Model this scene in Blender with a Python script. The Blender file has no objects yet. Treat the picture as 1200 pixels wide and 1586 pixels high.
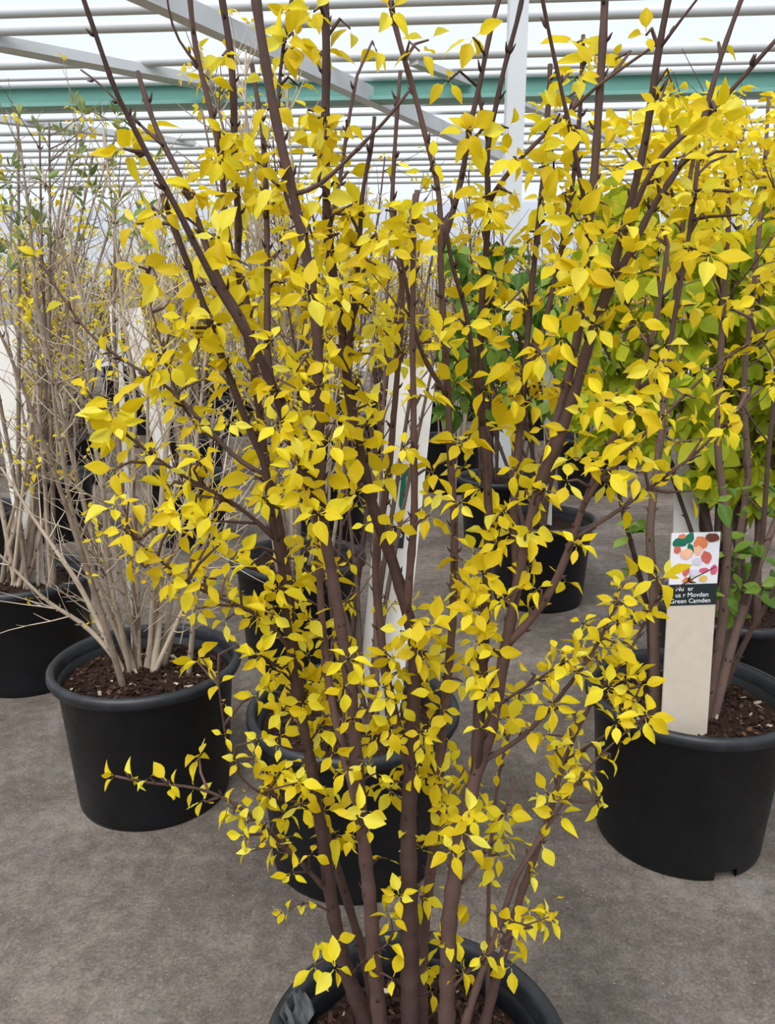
import bpy, math, random
import numpy as np
from mathutils import Vector, Matrix

# ------------------------------------------------------------------ camera, sky, sun, exposure
scene = bpy.context.scene
COL = scene.collection
F = 1250.0; PITCH = math.radians(14.0); CAM_H = 1.15
cam_d = bpy.data.cameras.new('camera'); cam = bpy.data.objects.new('camera', cam_d); COL.objects.link(cam)
cam.location = (0, 0, CAM_H); cam.rotation_euler = (math.pi / 2 - PITCH, 0, 0)
cam_d.sensor_fit = 'HORIZONTAL'; cam_d.sensor_width = 36; cam_d.lens = 36 * F / 1200
cam_d.clip_start = 0.02; cam_d.clip_end = 200
scene.camera = cam
world = bpy.data.worlds.new('overcast_sky'); scene.world = world; world.use_nodes = True
bg = world.node_tree.nodes['Background']
bg.inputs['Color'].default_value = (0.93, 0.965, 1.0, 1); bg.inputs['Strength'].default_value = 0.84
sun_d = bpy.data.lights.new('sky_glow_offscreen', 'SUN'); sun = bpy.data.objects.new('sky_glow_offscreen', sun_d); COL.objects.link(sun)
sun_d.energy = 4.6; sun_d.angle = math.radians(50); sun_d.color = (1.0, 0.97, 0.92)
sun.rotation_euler = (math.radians(32), math.radians(-18), 0)
vs = scene.view_settings
vs.view_transform = 'Standard'; vs.look = 'None'; vs.gamma = 1; vs.use_curve_mapping = False; vs.exposure = 0.12

# ------------------------------------------------------------------ pixel helpers
cp, sp = math.cos(PITCH), math.sin(PITCH)
CAM = np.array([0, 0, CAM_H])
def ray(px, py):
    a = (px - 600) / F; b = -(py - 793) / F
    return np.array([a, b * sp + cp, b * cp - sp])
def at_y(px, py, Y):
    d = ray(px, py); return CAM + d * (Y / d[1])
def at_z(px, py, z):
    d = ray(px, py); return CAM + d * ((z - CAM_H) / d[2])
def depth(p):
    return p[1] * cp + (CAM_H - p[2]) * sp
def pix(p):
    q = np.asarray(p) - CAM; Z = q[1] * cp - q[2] * sp
    return 600 + F * q[0] / Z, 793 - F * (q[1] * sp + q[2] * cp) / Z

# ------------------------------------------------------------------ mesh helpers
class MB:
    def __init__(s): s.v = []; s.f = []; s.t = []; s.n = 0
    def add(s, verts, faces, tint=0.0):
        verts = np.asarray(verts, float); b = s.n
        s.v.append(verts); s.n += len(verts)
        s.f.extend([tuple(i + b for i in f) for f in faces]); s.t.append(np.full(len(verts), tint))
    def tube(s, pts, radii, sides=6, cap=True, tint=0.0):
        pts = np.asarray(pts, float); n = len(pts)
        tan = np.gradient(pts, axis=0); tan /= np.linalg.norm(tan, axis=1)[:, None] + 1e-12
        ref = np.array([0.31, 0.9, 0.2]) if abs(tan[0][2]) > .5 else np.array([0, 0, 1.0])
        vs_ = []
        for i in range(n):
            a = np.cross(tan[i], ref); a /= np.linalg.norm(a) + 1e-12
            b = np.cross(tan[i], a)
            for k in range(sides):
                t = 2 * math.pi * k / sides
                vs_.append(pts[i] + radii[i] * (math.cos(t) * a + math.sin(t) * b))
        fs = []
        for i in range(n - 1):
            for k in range(sides):
                k2 = (k + 1) % sides
                fs.append((i * sides + k, i * sides + k2, (i + 1) * sides + k2, (i + 1) * sides + k))
        if cap:
            fs.append(tuple(range(sides)[::-1])); fs.append(tuple((n - 1) * sides + k for k in range(sides)))
        s.add(vs_, fs, tint)
    def box(s, c, size, R=None, tint=0.0):
        c = np.asarray(c, float); h = np.asarray(size) / 2
        vv = np.array([[x, y, z] for x in (-1, 1) for y in (-1, 1) for z in (-1, 1)]) * h
        if R is not None: vv = vv @ np.asarray(R).T
        s.add(vv + c, [(0, 1, 3, 2), (4, 6, 7, 5), (0, 4, 5, 1), (2, 3, 7, 6), (0, 2, 6, 4), (1, 5, 7, 3)], tint)
    def mesh(s, name, mat, smooth=True, off=(0, 0, 0)):
        me = bpy.data.meshes.new(name)
        v = np.concatenate(s.v) - np.asarray(off) if s.v else np.zeros((0, 3))
        me.from_pydata(v.tolist(), [], s.f)
        if smooth: me.polygons.foreach_set('use_smooth', [True] * len(me.polygons))
        at = me.attributes.new('tint', 'FLOAT', 'POINT'); at.data.foreach_set('value', np.concatenate(s.t).astype(np.float32))
        if mat: me.materials.append(mat)
        me.update(); return me
    def build(s, name, mat, parent=None, smooth=True, off=(0, 0, 0)):
        return link(name, s.mesh(name, mat, smooth, off), parent)
def link(name, me, parent=None, loc=None):
    o = bpy.data.objects.new(name, me); COL.objects.link(o)
    if parent is not None: o.parent = parent
    if loc is not None: o.location = loc
    return o
def tag(o, label=None, cat=None, group=None, kind=None):
    if label: o['label'] = label
    if cat: o['category'] = cat
    if group: o['group'] = group
    if kind: o['kind'] = kind
    return o
def thing(name, label, cat, loc, group=None):
    o = bpy.data.objects.new(name, None); COL.objects.link(o); o.location = loc; o.empty_display_size = .05
    return tag(o, label, cat, group)

# ------------------------------------------------------------------ materials
def new_mat(name):
    m = bpy.data.materials.new(name); m.use_nodes = True
    nt = m.node_tree; nt.nodes.clear()
    out = nt.nodes.new('ShaderNodeOutputMaterial'); return m, nt, out
def ramp(nt, fac, stops):
    r = nt.nodes.new('ShaderNodeValToRGB'); el = r.color_ramp.elements
    while len(el) < len(stops): el.new(0.5)
    for e, (p, c) in zip(el, stops): e.position = p; e.color = (*c, 1)
    nt.links.new(fac, r.inputs[0]); return r.outputs[0]
def noise(nt, scale, detail=4, rough=.55, coord='Object', vec=None):
    n = nt.nodes.new('ShaderNodeTexNoise'); n.inputs['Scale'].default_value = scale
    n.inputs['Detail'].default_value = detail; n.inputs['Roughness'].default_value = rough
    if vec is None:
        tc = nt.nodes.new('ShaderNodeTexCoord'); vec = tc.outputs[coord]
    nt.links.new(vec, n.inputs['Vector']); return n.outputs['Fac']
def math_n(nt, op, a, b):
    m = nt.nodes.new('ShaderNodeMath'); m.operation = op
    for i, x in enumerate((a, b)):
        if isinstance(x, (int, float)): m.inputs[i].default_value = x
        else: nt.links.new(x, m.inputs[i])
    return m.outputs[0]
def principled(nt, out, rough=.5, spec=.5):
    b = nt.nodes.new('ShaderNodeBsdfPrincipled'); b.inputs['Roughness'].default_value = rough
    b.inputs['Specular IOR Level'].default_value = spec
    nt.links.new(b.outputs[0], out.inputs[0]); return b
def bump(nt, b, h, strength=.3, dist=.01):
    n = nt.nodes.new('ShaderNodeBump'); n.inputs['Strength'].default_value = strength; n.inputs['Distance'].default_value = dist
    nt.links.new(h, n.inputs['Height']); nt.links.new(n.outputs[0], b.inputs['Normal'])
def plain(name, c, rough=.5, spec=.4, var=.12, scale=30):
    m, nt, out = new_mat(name); b = principled(nt, out, rough, spec)
    f = noise(nt, scale)
    lo = tuple(x * (1 - var) for x in c); hi = tuple(min(1, x * (1 + var)) for x in c)
    nt.links.new(ramp(nt, f, [(.3, lo), (.7, hi)]), b.inputs['Base Color']); return m
def leaf_mat(name, stops, trans=.35, gloss=.25):
    m, nt, out = new_mat(name)
    a = nt.nodes.new('ShaderNodeAttribute'); a.attribute_name = 'tint'
    f = math_n(nt, 'ADD', a.outputs['Fac'], math_n(nt, 'MULTIPLY', math_n(nt, 'SUBTRACT', noise(nt, 60, 2), .5), .35))
    col = ramp(nt, f, stops)
    d = nt.nodes.new('ShaderNodeBsdfPrincipled'); d.inputs['Roughness'].default_value = .45
    d.inputs['Specular IOR Level'].default_value = gloss
    nt.links.new(col, d.inputs['Base Color'])
    t = nt.nodes.new('ShaderNodeBsdfTranslucent'); nt.links.new(col, t.inputs['Color'])
    mx = nt.nodes.new('ShaderNodeMixShader'); mx.inputs[0].default_value = trans
    nt.links.new(d.outputs[0], mx.inputs[1]); nt.links.new(t.outputs[0], mx.inputs[2]); nt.links.new(mx.outputs[0], out.inputs[0])
    return m
def bark_mat(name, dark, light, scale=40):
    m, nt, out = new_mat(name); b = principled(nt, out, .7, .25)
    oi = nt.nodes.new('ShaderNodeObjectInfo')
    n1 = noise(nt, scale, 5, .6)
    a = nt.nodes.new('ShaderNodeAttribute'); a.attribute_name = 'tint'
    f = math_n(nt, 'ADD', math_n(nt, 'MULTIPLY', oi.outputs['Random'], .45), math_n(nt, 'MULTIPLY', n1, .55))
    f = math_n(nt, 'ADD', f, a.outputs['Fac'])
    nt.links.new(ramp(nt, f, [(.2, dark), (.8, light)]), b.inputs['Base Color'])
    bump(nt, b, noise(nt, scale * 4, 4), .25, .002); return m

M = {}
M['yellow'] = leaf_mat('yellow_leaf', [(.0, (.74, .52, .008)), (.35, (.91, .72, .016)), (.7, (.95, .80, .03)), (1, (.97, .88, .12))], .46)
M['lime'] = leaf_mat('lime_leaf', [(.0, (.22, .31, .014)), (.5, (.42, .50, .022)), (1, (.68, .68, .035))], .38)
M['green'] = leaf_mat('green_leaf', [(.0, (.07, .15, .02)), (.5, (.14, .25, .03)), (1, (.28, .38, .06))], .3)
M['sage'] = leaf_mat('sage_leaf', [(.0, (.16, .22, .07)), (.5, (.25, .32, .10)), (1, (.5, .42, .08))], .3)
M['bark'] = bark_mat('dark_bark', (.055, .030, .025), (.15, .088, .073))
M['bark2'] = bark_mat('mid_bark', (.06, .036, .028), (.18, .115, .09))
M['tan'] = bark_mat('tan_bark', (.14, .095, .07), (.62, .51, .38), 22)
def pot_mat():
    m, nt, out = new_mat('black_plastic'); b = principled(nt, out, .42, .32)
    n = noise(nt, 14, 4)
    nt.links.new(ramp(nt, n, [(.3, (.0045, .005, .006)), (.75, (.009, .010, .0125))]), b.inputs['Base Color'])
    nt.links.new(math_n(nt, 'ADD', math_n(nt, 'MULTIPLY', noise(nt, 40, 3), .25), .30), b.inputs['Roughness'])
    bump(nt, b, noise(nt, 300, 2), .05, .001); return m
M['pot'] = pot_mat()
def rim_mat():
    m, nt, out = new_mat('greyer_black_rim'); b = principled(nt, out, .42, .5)  # mottled rim colour, a greyer black than the pot body
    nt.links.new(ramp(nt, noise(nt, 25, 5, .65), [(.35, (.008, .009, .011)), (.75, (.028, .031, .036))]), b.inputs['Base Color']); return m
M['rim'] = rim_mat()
def soil_mat():
    m, nt, out = new_mat('bark_mulch_soil'); b = principled(nt, out, .9, .15)
    n = noise(nt, 120, 6, .7)
    nt.links.new(ramp(nt, n, [(.3, (.012, .007, .005)), (.55, (.042, .022, .015)), (.75, (.11, .06, .04))]), b.inputs['Base Color'])
    bump(nt, b, n, .8, .01); return m
M['soil'] = soil_mat()
def chip_mat():
    m, nt, out = new_mat('wood_chip'); b = principled(nt, out, .85, .15)
    a = nt.nodes.new('ShaderNodeAttribute'); a.attribute_name = 'tint'
    nt.links.new(ramp(nt, a.outputs['Fac'], [(0, (.02, .011, .008)), (.6, (.055, .029, .019)), (.85, (.15, .08, .05)), (1, (.65, .55, .42))]), b.inputs['Base Color']); return m
M['chip'] = chip_mat()
M['stake'] = plain('cream_stake', (.62, .54, .44), .55, .35, .05, 40)
M['stake_white'] = plain('white_stake', (.82, .79, .73), .5, .35, .04, 20)
M['label_black'] = plain('label_black', (.012, .022, .024), .4, .4, .05)
M['label_white'] = plain('label_white', (.80, .80, .84), .4, .4, .03)
M['print_white'] = plain('print_white', (.85, .86, .86), .5, .3, .02)
M['print_green'] = plain('print_green', (.012, .16, .09), .5, .3, .1)
for k, c in dict(orange=(.70, .22, .09), coral=(.62, .13, .10), peach=(.85, .48, .32), pink=(.72, .10, .22), brown=(.16, .05, .03), lilac=(.66, .62, .74), gold=(.75, .48, .12)).items():
    M['print_' + k] = plain('print_' + k, c, .5, .3, .1, 60)
M['blue'] = plain('blue_plastic', (.02, .10, .42), .4, .5)
M['steel'] = plain('white_steel', (.62, .64, .65), .35, .5, .03, 5)
M['steel_grey'] = plain('galvanised_steel', (.55, .57, .59), .4, .5, .05, 5)
M['teal'] = plain('teal_beam', (.14, .33, .275), .45, .4, .06, 4)
M['teal_light'] = plain('teal_lip', (.22, .46, .40), .45, .4, .06, 4)
M['slate'] = plain('slate_band', (.36, .38, .47), .6, .3, .06, 3)
M['tear'] = plain('grey_torn_film', (.085, .088, .09), .5, .4, .5, 60)
def film_mat():
    m, nt, out = new_mat('greenhouse_film')
    tr = nt.nodes.new('ShaderNodeBsdfTransparent'); tr.inputs[0].default_value = (.925, .94, .965, 1)
    tl = nt.nodes.new('ShaderNodeBsdfTranslucent')
    tl.inputs['Color'].default_value = (.74, .79, .88, 1)
    mx = nt.nodes.new('ShaderNodeMixShader'); mx.inputs[0].default_value = .15
    nt.links.new(tr.outputs[0], mx.inputs[1]); nt.links.new(tl.outputs[0], mx.inputs[2]); nt.links.new(mx.outputs[0], out.inputs[0]); return m
M['film'] = film_mat()
def floor_mat():
    m, nt, out = new_mat('asphalt'); b = principled(nt, out, .85, .2)
    big = noise(nt, 2.2, 5, .6); fine = noise(nt, 150, 5, .85); mid = noise(nt, 28, 5, .65)
    f = math_n(nt, 'ADD', math_n(nt, 'MULTIPLY', big, .36), math_n(nt, 'ADD', math_n(nt, 'MULTIPLY', mid, .22), math_n(nt, 'MULTIPLY', fine, .42)))
    c = ramp(nt, f, [(.38, (.056, .045, .036)), (.5, (.145, .119, .098)), (.62, (.30, .255, .215))])
    # pale grit
    v = nt.nodes.new('ShaderNodeTexVoronoi'); v.inputs['Scale'].default_value = 150
    tc = nt.nodes.new('ShaderNodeTexCoord'); nt.links.new(tc.outputs['Object'], v.inputs['Vector'])
    sel = nt.nodes.new('ShaderNodeSeparateColor'); nt.links.new(v.outputs['Color'], sel.inputs[0])
    g = math_n(nt, 'MULTIPLY', math_n(nt, 'LESS_THAN', v.outputs['Distance'], math_n(nt, 'MULTIPLY', sel.outputs[1], .27)), math_n(nt, 'GREATER_THAN', sel.outputs[0], .86))
    mix = nt.nodes.new('ShaderNodeMix'); mix.data_type = 'RGBA'
    nt.links.new(g, mix.inputs[0]); nt.links.new(c, mix.inputs[6]); mix.inputs[7].default_value = (.34, .30, .25, 1)
    # dusty pale stains
    st = noise(nt, 3.4, 6, .7); sm = ramp(nt, st, [(.56, (0, 0, 0)), (.70, (.6, .6, .6))])
    mix2 = nt.nodes.new('ShaderNodeMix'); mix2.data_type = 'RGBA'
    nt.links.new(sm, mix2.inputs[0]); nt.links.new(mix.outputs[2], mix2.inputs[6]); mix2.inputs[7].default_value = (.27, .25, .235, 1)
    nt.links.new(mix2.outputs[2], b.inputs['Base Color'])
    bump(nt, b, math_n(nt, 'ADD', fine, math_n(nt, 'MULTIPLY', mid, .5)), .5, .004); return m
M['floor'] = floor_mat()

# ------------------------------------------------------------------ the greenhouse
YAW = math.radians(4.6)
ux = np.array([math.cos(YAW), -math.sin(YAW), 0]); uy = np.array([math.sin(YAW), math.cos(YAW), 0]); uz = np.array([0, 0, 1.0])
R3 = np.stack([ux, uy, uz], 1)
def S(a, d, z): return ux * a + uy * d + uz * z
m = MB(); m.box(S(0, 5.5, -.05), (34, 21, .1), R3); floor = tag(m.build('floor', M['floor'], smooth=False), 'brown grey asphalt floor with pale grit', kind='structure')
ZR = 3.0
m = MB(); m.box(S(0, 5.5, ZR + .16), (34, 21, .004), R3)
ceiling = tag(m.build('ceiling', M['film'], smooth=False), 'translucent white greenhouse roof film', kind='structure')
FAR = 15.6
m = MB(); m.box(S(0, FAR, 1.5), (34, .004, 3.1), R3)
wall = tag(m.build('wall_back', M['film'], smooth=False), 'translucent white greenhouse end wall', kind='structure')
def bar(name, a0, a1, d, z, r, mat, parent, sides=10):
    mm = MB(); mm.tube([S(a0, d, z), S((a0 + a1) / 2, d, z), S(a1, d, z)], [r] * 3, sides); return mm.build(name, mat, parent)
tube_d = [-1.0, 0.2, 1.4, 2.6, 3.8, 4.9]
for py, r in ((20, .033), (47, .036), (101, .036), (123, .018), (133, .026), (172, .030), (186, .026), (206, .034), (219, .024), (232, .034), (243, .026), (254, .034), (263, .026), (272, .034), (281, .026), (289, .034)):
    p = at_z(0, py, ZR); tube_d.append((float(p @ uy), r))
for t in tube_d:
    d, r = t if isinstance(t, tuple) else (t, .035)
    bar('roof_tube', -16, 16, d, ZR, r, M['steel'], ceiling)
pg = at_z(0, 147, ZR - .05); dg = float(pg @ uy)
m = MB(); m.box(S(0, dg, ZR - .06), (32, .10, .17), R3); beam = m.build('gutter_beam', M['teal'], ceiling, smooth=False); tag(beam, 'teal green painted beam')
m = MB(); m.box(S(0, dg - .03, ZR - .16), (32, .19, .03), R3); m.build('beam_lip', M['teal_light'], beam, smooth=False)
def brace(p0, p1, w, h, mat=M['steel']):
    p0 = np.array(p0); p1 = np.array(p1); t = p1 - p0; L = np.linalg.norm(t); t /= L
    s = np.cross(t, uz); s /= np.linalg.norm(s); u = np.cross(s, t)
    mm = MB(); mm.box((p0 + p1) / 2, (L, w, h), np.stack([t, s, u], 1)); return mm.build('roof_brace', mat, ceiling, smooth=False)
zb = ZR - .12
brace(at_z(120, -60, zb), at_z(820, 262, zb), .10, .12)
brace(at_z(-120, 45, zb + .07), at_z(430, 150, zb + .07), .16, .07)
brace(at_z(-60, 178, zb + .1), at_z(300, 222, zb + .1), .12, .06)
brace(at_z(640, 95, zb + .08), at_z(1000, 235, zb + .08), .08, .05)
for x in (-7.5, -4.2, -1.0, 2.2, 5.4, 8.6):                         # end wall glazing bars
    mm = MB(); mm.box(S(x, FAR - .05, 1.5), (.07, .06, 3.0), R3); mm.build('glazing_bar', M['steel'], wall, smooth=False)
for z, h in ((2.60, .05), (2.35, .05), (2.05, .05), (1.7, .05)):
    mm = MB(); mm.box(S(0, FAR - .09, z), (32, .05, h), R3); mm.build('rail', M['steel'], wall, smooth=False)
mm = MB(); mm.box(S(0, FAR - .14, 1.15), (32, .06, .75), R3); mm.build('kick_panel', M['slate'], wall, smooth=False)
pp = at_y(798, 130, 4.7)
post = thing('support_post', 'white square steel post rising behind the yellow shrub to the roof', 'post', (pp[0], 4.7, 0))
m = MB(); m.box((0, 0, ZR / 2 - .02), (.097, .097, ZR - .04)); m.build('shaft', M['steel'], post, smooth=False)
m = MB(); m.box((0, 0, .01), (.24, .24, .02)); m.build('base_plate', M['steel_grey'], post, smooth=False)

# ------------------------------------------------------------------ leaves
def leaf_mesh(seed, wid=.5, fold=.25, curl=.35, tip=1.0):
    rg = np.random.default_rng(seed)
    rows = 7; cols = 5; vv = []; ff = []
    prof = [.05, .07, .66, 1.0, .88, .42, .01] if tip < 1.2 else [.05, .5, .95, 1.0, .78, .42, .01]
    ys = [0, .17, .31, .48, .67, .86, 1.0]
    wid = wid * rg.uniform(.72, 1.18); cv = curl * rg.uniform(-.3, 2.2); fo = fold * rg.uniform(.2, 3.0); tw = rg.uniform(-.5, .5); sd = rg.uniform(-.12, .12)
    for i in range(rows):
        y = ys[i]; w = wid * .5 * prof[i]
        for j in range(cols):
            u = (j - 2) / 2
            x = u * w + sd * y * y; z = -cv * y * y * .6 + abs(u) * w * fo * 1.4 + u * w * tw * y - .12 * u * u * w
            z += .035 * math.sin(8 * y + 4 * u + seed) * (prof[i])
            vv.append((x, y - .12 * cv * y * y, z))
    for i in range(rows - 1):
        for j in range(cols - 1):
            a = i * cols + j; ff.append((a, a + 1, a + cols + 1, a + cols))
    vv = np.array(vv); return vv, ff, float(rg.uniform(.05, .95)) + 0 * vv[:, 1]
class LeafKit:
    def __init__(s, name, mat, n=14, seed=0, **kw):
        s.mat = mat; s.name = name; s.geo = [leaf_mesh(seed + i, **kw) for i in range(n)]; s.me = []
        for v, f, t in s.geo:
            mb = MB(); mb.add(v, f, t); s.me.append(mb.mesh(name, mat))
Y_KIT = LeafKit('leaf', M['yellow'], 20, 100, wid=.45, fold=.24, curl=.45)
L_KIT = LeafKit('leaf', M['lime'], 12, 200, wid=.74, fold=.15, curl=.35, tip=1.5)
G_KIT = LeafKit('leaf', M['green'], 10, 300, wid=.60, fold=.2, curl=.35, tip=1.5)
S_KIT = LeafKit('leaf', M['sage'], 10, 400, wid=.30, fold=.25, curl=.3)
def basis(d, n):
    d = d / (np.linalg.norm(d) + 1e-12); n = n - d * (n @ d); ln = np.linalg.norm(n)
    if ln < 1e-4: n = np.cross(d, [.3, .5, .8]); ln = np.linalg.norm(n)
    n = n / ln; x = np.cross(d, n); return np.stack([x, d, n], 1)
AVOID = []
def cluster_leaves(out, p, axis, k, size, rg, spread=(45, 110), droop=.25, vis=1.0, jit=.3):
    """k leaves arranged round a node"""
    for b0, v0, n0, u0, L0, h0 in AVOID:                             # keep leaves off a stake blade
        d0 = (p - b0) @ n0; g = size * 1.25
        if abs(d0) < g and abs((p - b0) @ u0) < h0 + g and (p - b0) @ v0 < L0 + g: p = p + n0 * ((g if d0 > 0 else -g) - d0)
    axis = axis / (np.linalg.norm(axis) + 1e-9)
    a = np.cross(axis, [.2, .93, .3]); a /= np.linalg.norm(a); b = np.cross(axis, a); ph = rg.uniform(0, 6.28)
    for i in range(k):
        t = ph + 2 * math.pi * i / k + rg.normal(0, jit); s = math.radians(rg.uniform(*spread))
        rad = math.cos(t) * a + math.sin(t) * b
        d = axis * math.cos(s) + rad * math.sin(s) + np.array([0, 0, -droop * rg.uniform(.2, 1.6)])
        n = axis * math.sin(s) - rad * math.cos(s) + rg.normal(0, .55, 3) + np.array([0, -.25, .25])
        out.append((np.asarray(p) + d * .002, basis(d, n), size * rg.uniform(.65, 1.15), int(rg.integers(0, 1000))))
def emit_leaves(root, kit, leaves, nobj, rg, stuffname='foliage', label=None):
    """the nobj leaves that show largest become parts, the rest one mass"""
    off = np.array(root.location)
    def score(l):
        px, py = pix(l[0]); inside = 1 if (-10 < px < 1210 and -10 < py < 1596) else .2
        return l[2] / depth(l[0]) * inside
    order = sorted(range(len(leaves)), key=lambda i: -score(leaves[i]))
    for i in order[:nobj]:
        p, B, s, k = leaves[i]; o = link('leaf', kit.me[k % len(kit.me)], root)
        mt = Matrix.Identity(4)
        for r in range(3):
            for c in range(3): mt[r][c] = B[r, c] * s
            mt[r][3] = (p - off)[r]
        o.matrix_basis = mt
    rest = order[nobj:]
    if rest:
        mb = MB()
        for i in rest:
            p, B, s, k = leaves[i]; v, f, t = kit.geo[k % len(kit.geo)]
            mb.add((v * s) @ B.T + p, f, t)
        tag(mb.build(stuffname, kit.mat, root, off=off), label, kind='stuff')

# ------------------------------------------------------------------ pots
def pot(root, R, Rb, H, soil_z, rg, seg=64, notches=(), chips=0, big_chips=0, slope=.0):
    prof = [(Rb - .012, .012), (Rb - .003, .0), (Rb, .006), (Rb + .001, .022), (R - .022, H - .034), (R - .017, H - .030)]
    lip = [(R - .017, H - .030), (R - .004, H - .027), (R, H - .018), (R - .001, H - .007), (R - .007, H), (R - .015, H - .001), (R - .021, H - .010), (R - .024, H - .03)]
    inner = [(R - .024, H - .03), (R - .03, soil_z + .02), (R - .034, soil_z - .03)]
    def lathe(pr, skip=None):
        mb = MB(); vv = []
        for r, z in pr:
            for k in range(seg):
                t = 2 * math.pi * k / seg; vv.append((r * math.cos(t), r * math.sin(t), z))
        ff = []
        for i in range(len(pr) - 1):
            for k in range(seg):
                if skip and skip(i, k): continue
                k2 = (k + 1) % seg; ff.append((i * seg + k, i * seg + k2, (i + 1) * seg + k2, (i + 1) * seg + k))
        mb.add(vv, ff); return mb
    def skip(i, k):
        ang = math.degrees(2 * math.pi * (k + .5) / seg) % 360
        return i in (0, 1, 2) and any(abs((ang - a + 180) % 360 - 180) < 7 for a in notches)
    body = lathe(prof, skip)
    n = body.n                                                       # recessed floor of the pot
    vv = [(Rb - .012, .012)]; c = [((Rb - .012) * math.cos(2 * math.pi * k / seg), (Rb - .012) * math.sin(2 * math.pi * k / seg), .012) for k in range(seg)]
    body.add(c, [tuple(range(seg))[::-1]])
    b = body.build('pot', M['pot'], root)
    l = lathe(lip).build('rim', M['rim'], b); tag(l, 'rolled plastic rim, greyer than the pot')
    lathe(inner).build('inner_wall', M['pot'], b)
    mb = MB(); vv = [(0, 0, soil_z)]; rings = 9
    for i in range(1, rings + 1):
        r = (R - .032) * i / rings
        for k in range(32):
            t = 2 * math.pi * k / 32
            vv.append((r * math.cos(t), r * math.sin(t), soil_z + rg.normal(0, .004) + .012 * (1 - i / rings)))
    ff = [(0, 1 + k, 1 + (k + 1) % 32) for k in range(32)]
    for i in range(rings - 1):
        for k in range(32):
            a = 1 + i * 32; ff.append((a + k, a + 32 + k, a + 32 + (k + 1) % 32, a + (k + 1) % 32))
    mb.add(vv, ff); so = mb.build('soil', M['soil'], root)
    def chip(mb, s, tint):
        r = (R - .045) * math.sqrt(rg.uniform(0, 1)); t = rg.uniform(0, 6.28)
        c = (r * math.cos(t), r * math.sin(t), soil_z + .012 * (1 - r / R) + rg.uniform(0, .006))
        B = basis(rg.normal(0, 1, 3) * [1, 1, .35], rg.normal(0, .5, 3) + [0, 0, 1])
        mb.box(c, (s * rg.uniform(.3, .6), s, s * rg.uniform(.1, .3)), B, tint)
    if chips:
        mb = MB()
        for _ in range(chips): chip(mb, rg.uniform(.004, .014), rg.choice([rg.uniform(0, .6), rg.uniform(.1, .85), rg.uniform(.3, 1.0)], p=[.5, .42, .08]))
        tag(mb.build('bark_mulch', M['chip'], so, smooth=False), 'reddish brown shredded bark', kind='stuff')
    for _ in range(big_chips):
        mb = MB(); chip(mb, rg.uniform(.010, .02), rg.uniform(.85, 1)); tag(mb.build('wood_chip', M['chip'], so, smooth=False), 'pale wood chip')
    return b

# ------------------------------------------------------------------ stems
def stake_frame(b, t, w, facing=(.05, -1, .1)):
    b = np.array(b, float); t = np.array(t, float); L = np.linalg.norm(t - b); v = (t - b) / L
    n = np.array(facing, float); n -= v * (n @ v); n /= np.linalg.norm(n); return b, v, n, np.cross(v, n), L, w / 2
def keep_clear(q, m, smooth=.05):
    """bend a stem round the stake blades on the side where it mostly runs"""
    q = np.array(q, float)
    for b, v, n, u, L, h in AVOID:
        d = (q - b) @ n; a = np.abs((q - b) @ u); t = (q - b) @ v
        near = (a < h + .03) & (t > -.2) & (t < L + .03)
        if not near.any(): continue
        sd = 1.0 if np.median(d[near]) > 0 else -1.0
        wt = np.clip(1 - (a - h - .012) / smooth, 0, 1) * np.clip(1 - (t - L - .01) / smooth, 0, 1) * (t > -.25)
        need = np.maximum(0, m - sd * d) * wt
        q = q + np.outer(sd * need, n)
    return q
def crosses(q, m=.006):
    for b, v, n, u, L, h in AVOID:
        P = np.concatenate([q[:-1] + (q[1:] - q[:-1]) * f for f in (0, .2, .4, .6, .8, 1.0)])
        d = (P - b) @ n; z = (np.abs((P - b) @ u) < h + .008) & ((P - b) @ v < L + .01) & (np.abs(d) < .012)
        if z.any(): return True
        dq = (q - b) @ n
        for i in range(len(q) - 1):
            if dq[i] * dq[i + 1] < 0:
                c = q[i] + (q[i + 1] - q[i]) * dq[i] / (dq[i] - dq[i + 1])
                if abs((c - b) @ u) < h + .008 and (c - b) @ v < L + .01: return True
    return False
def resample(pts, rad, step):
    pts = np.asarray(pts, float); seg = np.linalg.norm(np.diff(pts, axis=0), axis=1); s = np.concatenate([[0], np.cumsum(seg)])
    n = max(3, int(s[-1] / step) + 1); q = np.linspace(0, s[-1], n)
    # Catmull-like smoothing through cubic hermite
    out = np.stack([np.interp(q, s, pts[:, k]) for k in range(3)], 1); r = np.interp(q, s, rad)
    for _ in range(2):
        o2 = out.copy(); o2[1:-1] = .25 * out[:-2] + .5 * out[1:-1] + .25 * out[2:]; out = o2
    return out, r
def buds(mb, pts, rad, rg, every=.035, size=1.0):
    acc = rg.uniform(0, every)
    for i in range(1, len(pts) - 1):
        acc += np.linalg.norm(pts[i] - pts[i - 1])
        if acc > every:
            acc = rg.uniform(-.4, .4) * every
            t = pts[i + 1] - pts[i - 1]; t /= np.linalg.norm(t) + 1e-9
            for sg in (1, -1):
                if rg.random() < .3: continue
                a = np.cross(t, rg.normal(0, 1, 3)); a /= np.linalg.norm(a); a *= sg
                r = rad[i]; b0 = pts[i] + a * r * .7; L = rg.uniform(.006, .012) * size
                mb.tube([b0, b0 + (a * .7 + t * .5) * L * .5, b0 + (a * .75 + t * .9) * L], [.0024 * size, .0020 * size, .0004], 4, tint=-.25)
def twig_pts(p, d, L, rg, n=4, bend=.25, up=.12):
    pts = [np.array(p, float)]; d = np.array(d, float) / np.linalg.norm(d)
    for i in range(n):
        d = d + rg.normal(0, bend / n, 3) + np.array([0, 0, up / n]); d /= np.linalg.norm(d)
        pts.append(pts[-1] + d * L / n)
    return np.array(pts)
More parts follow.
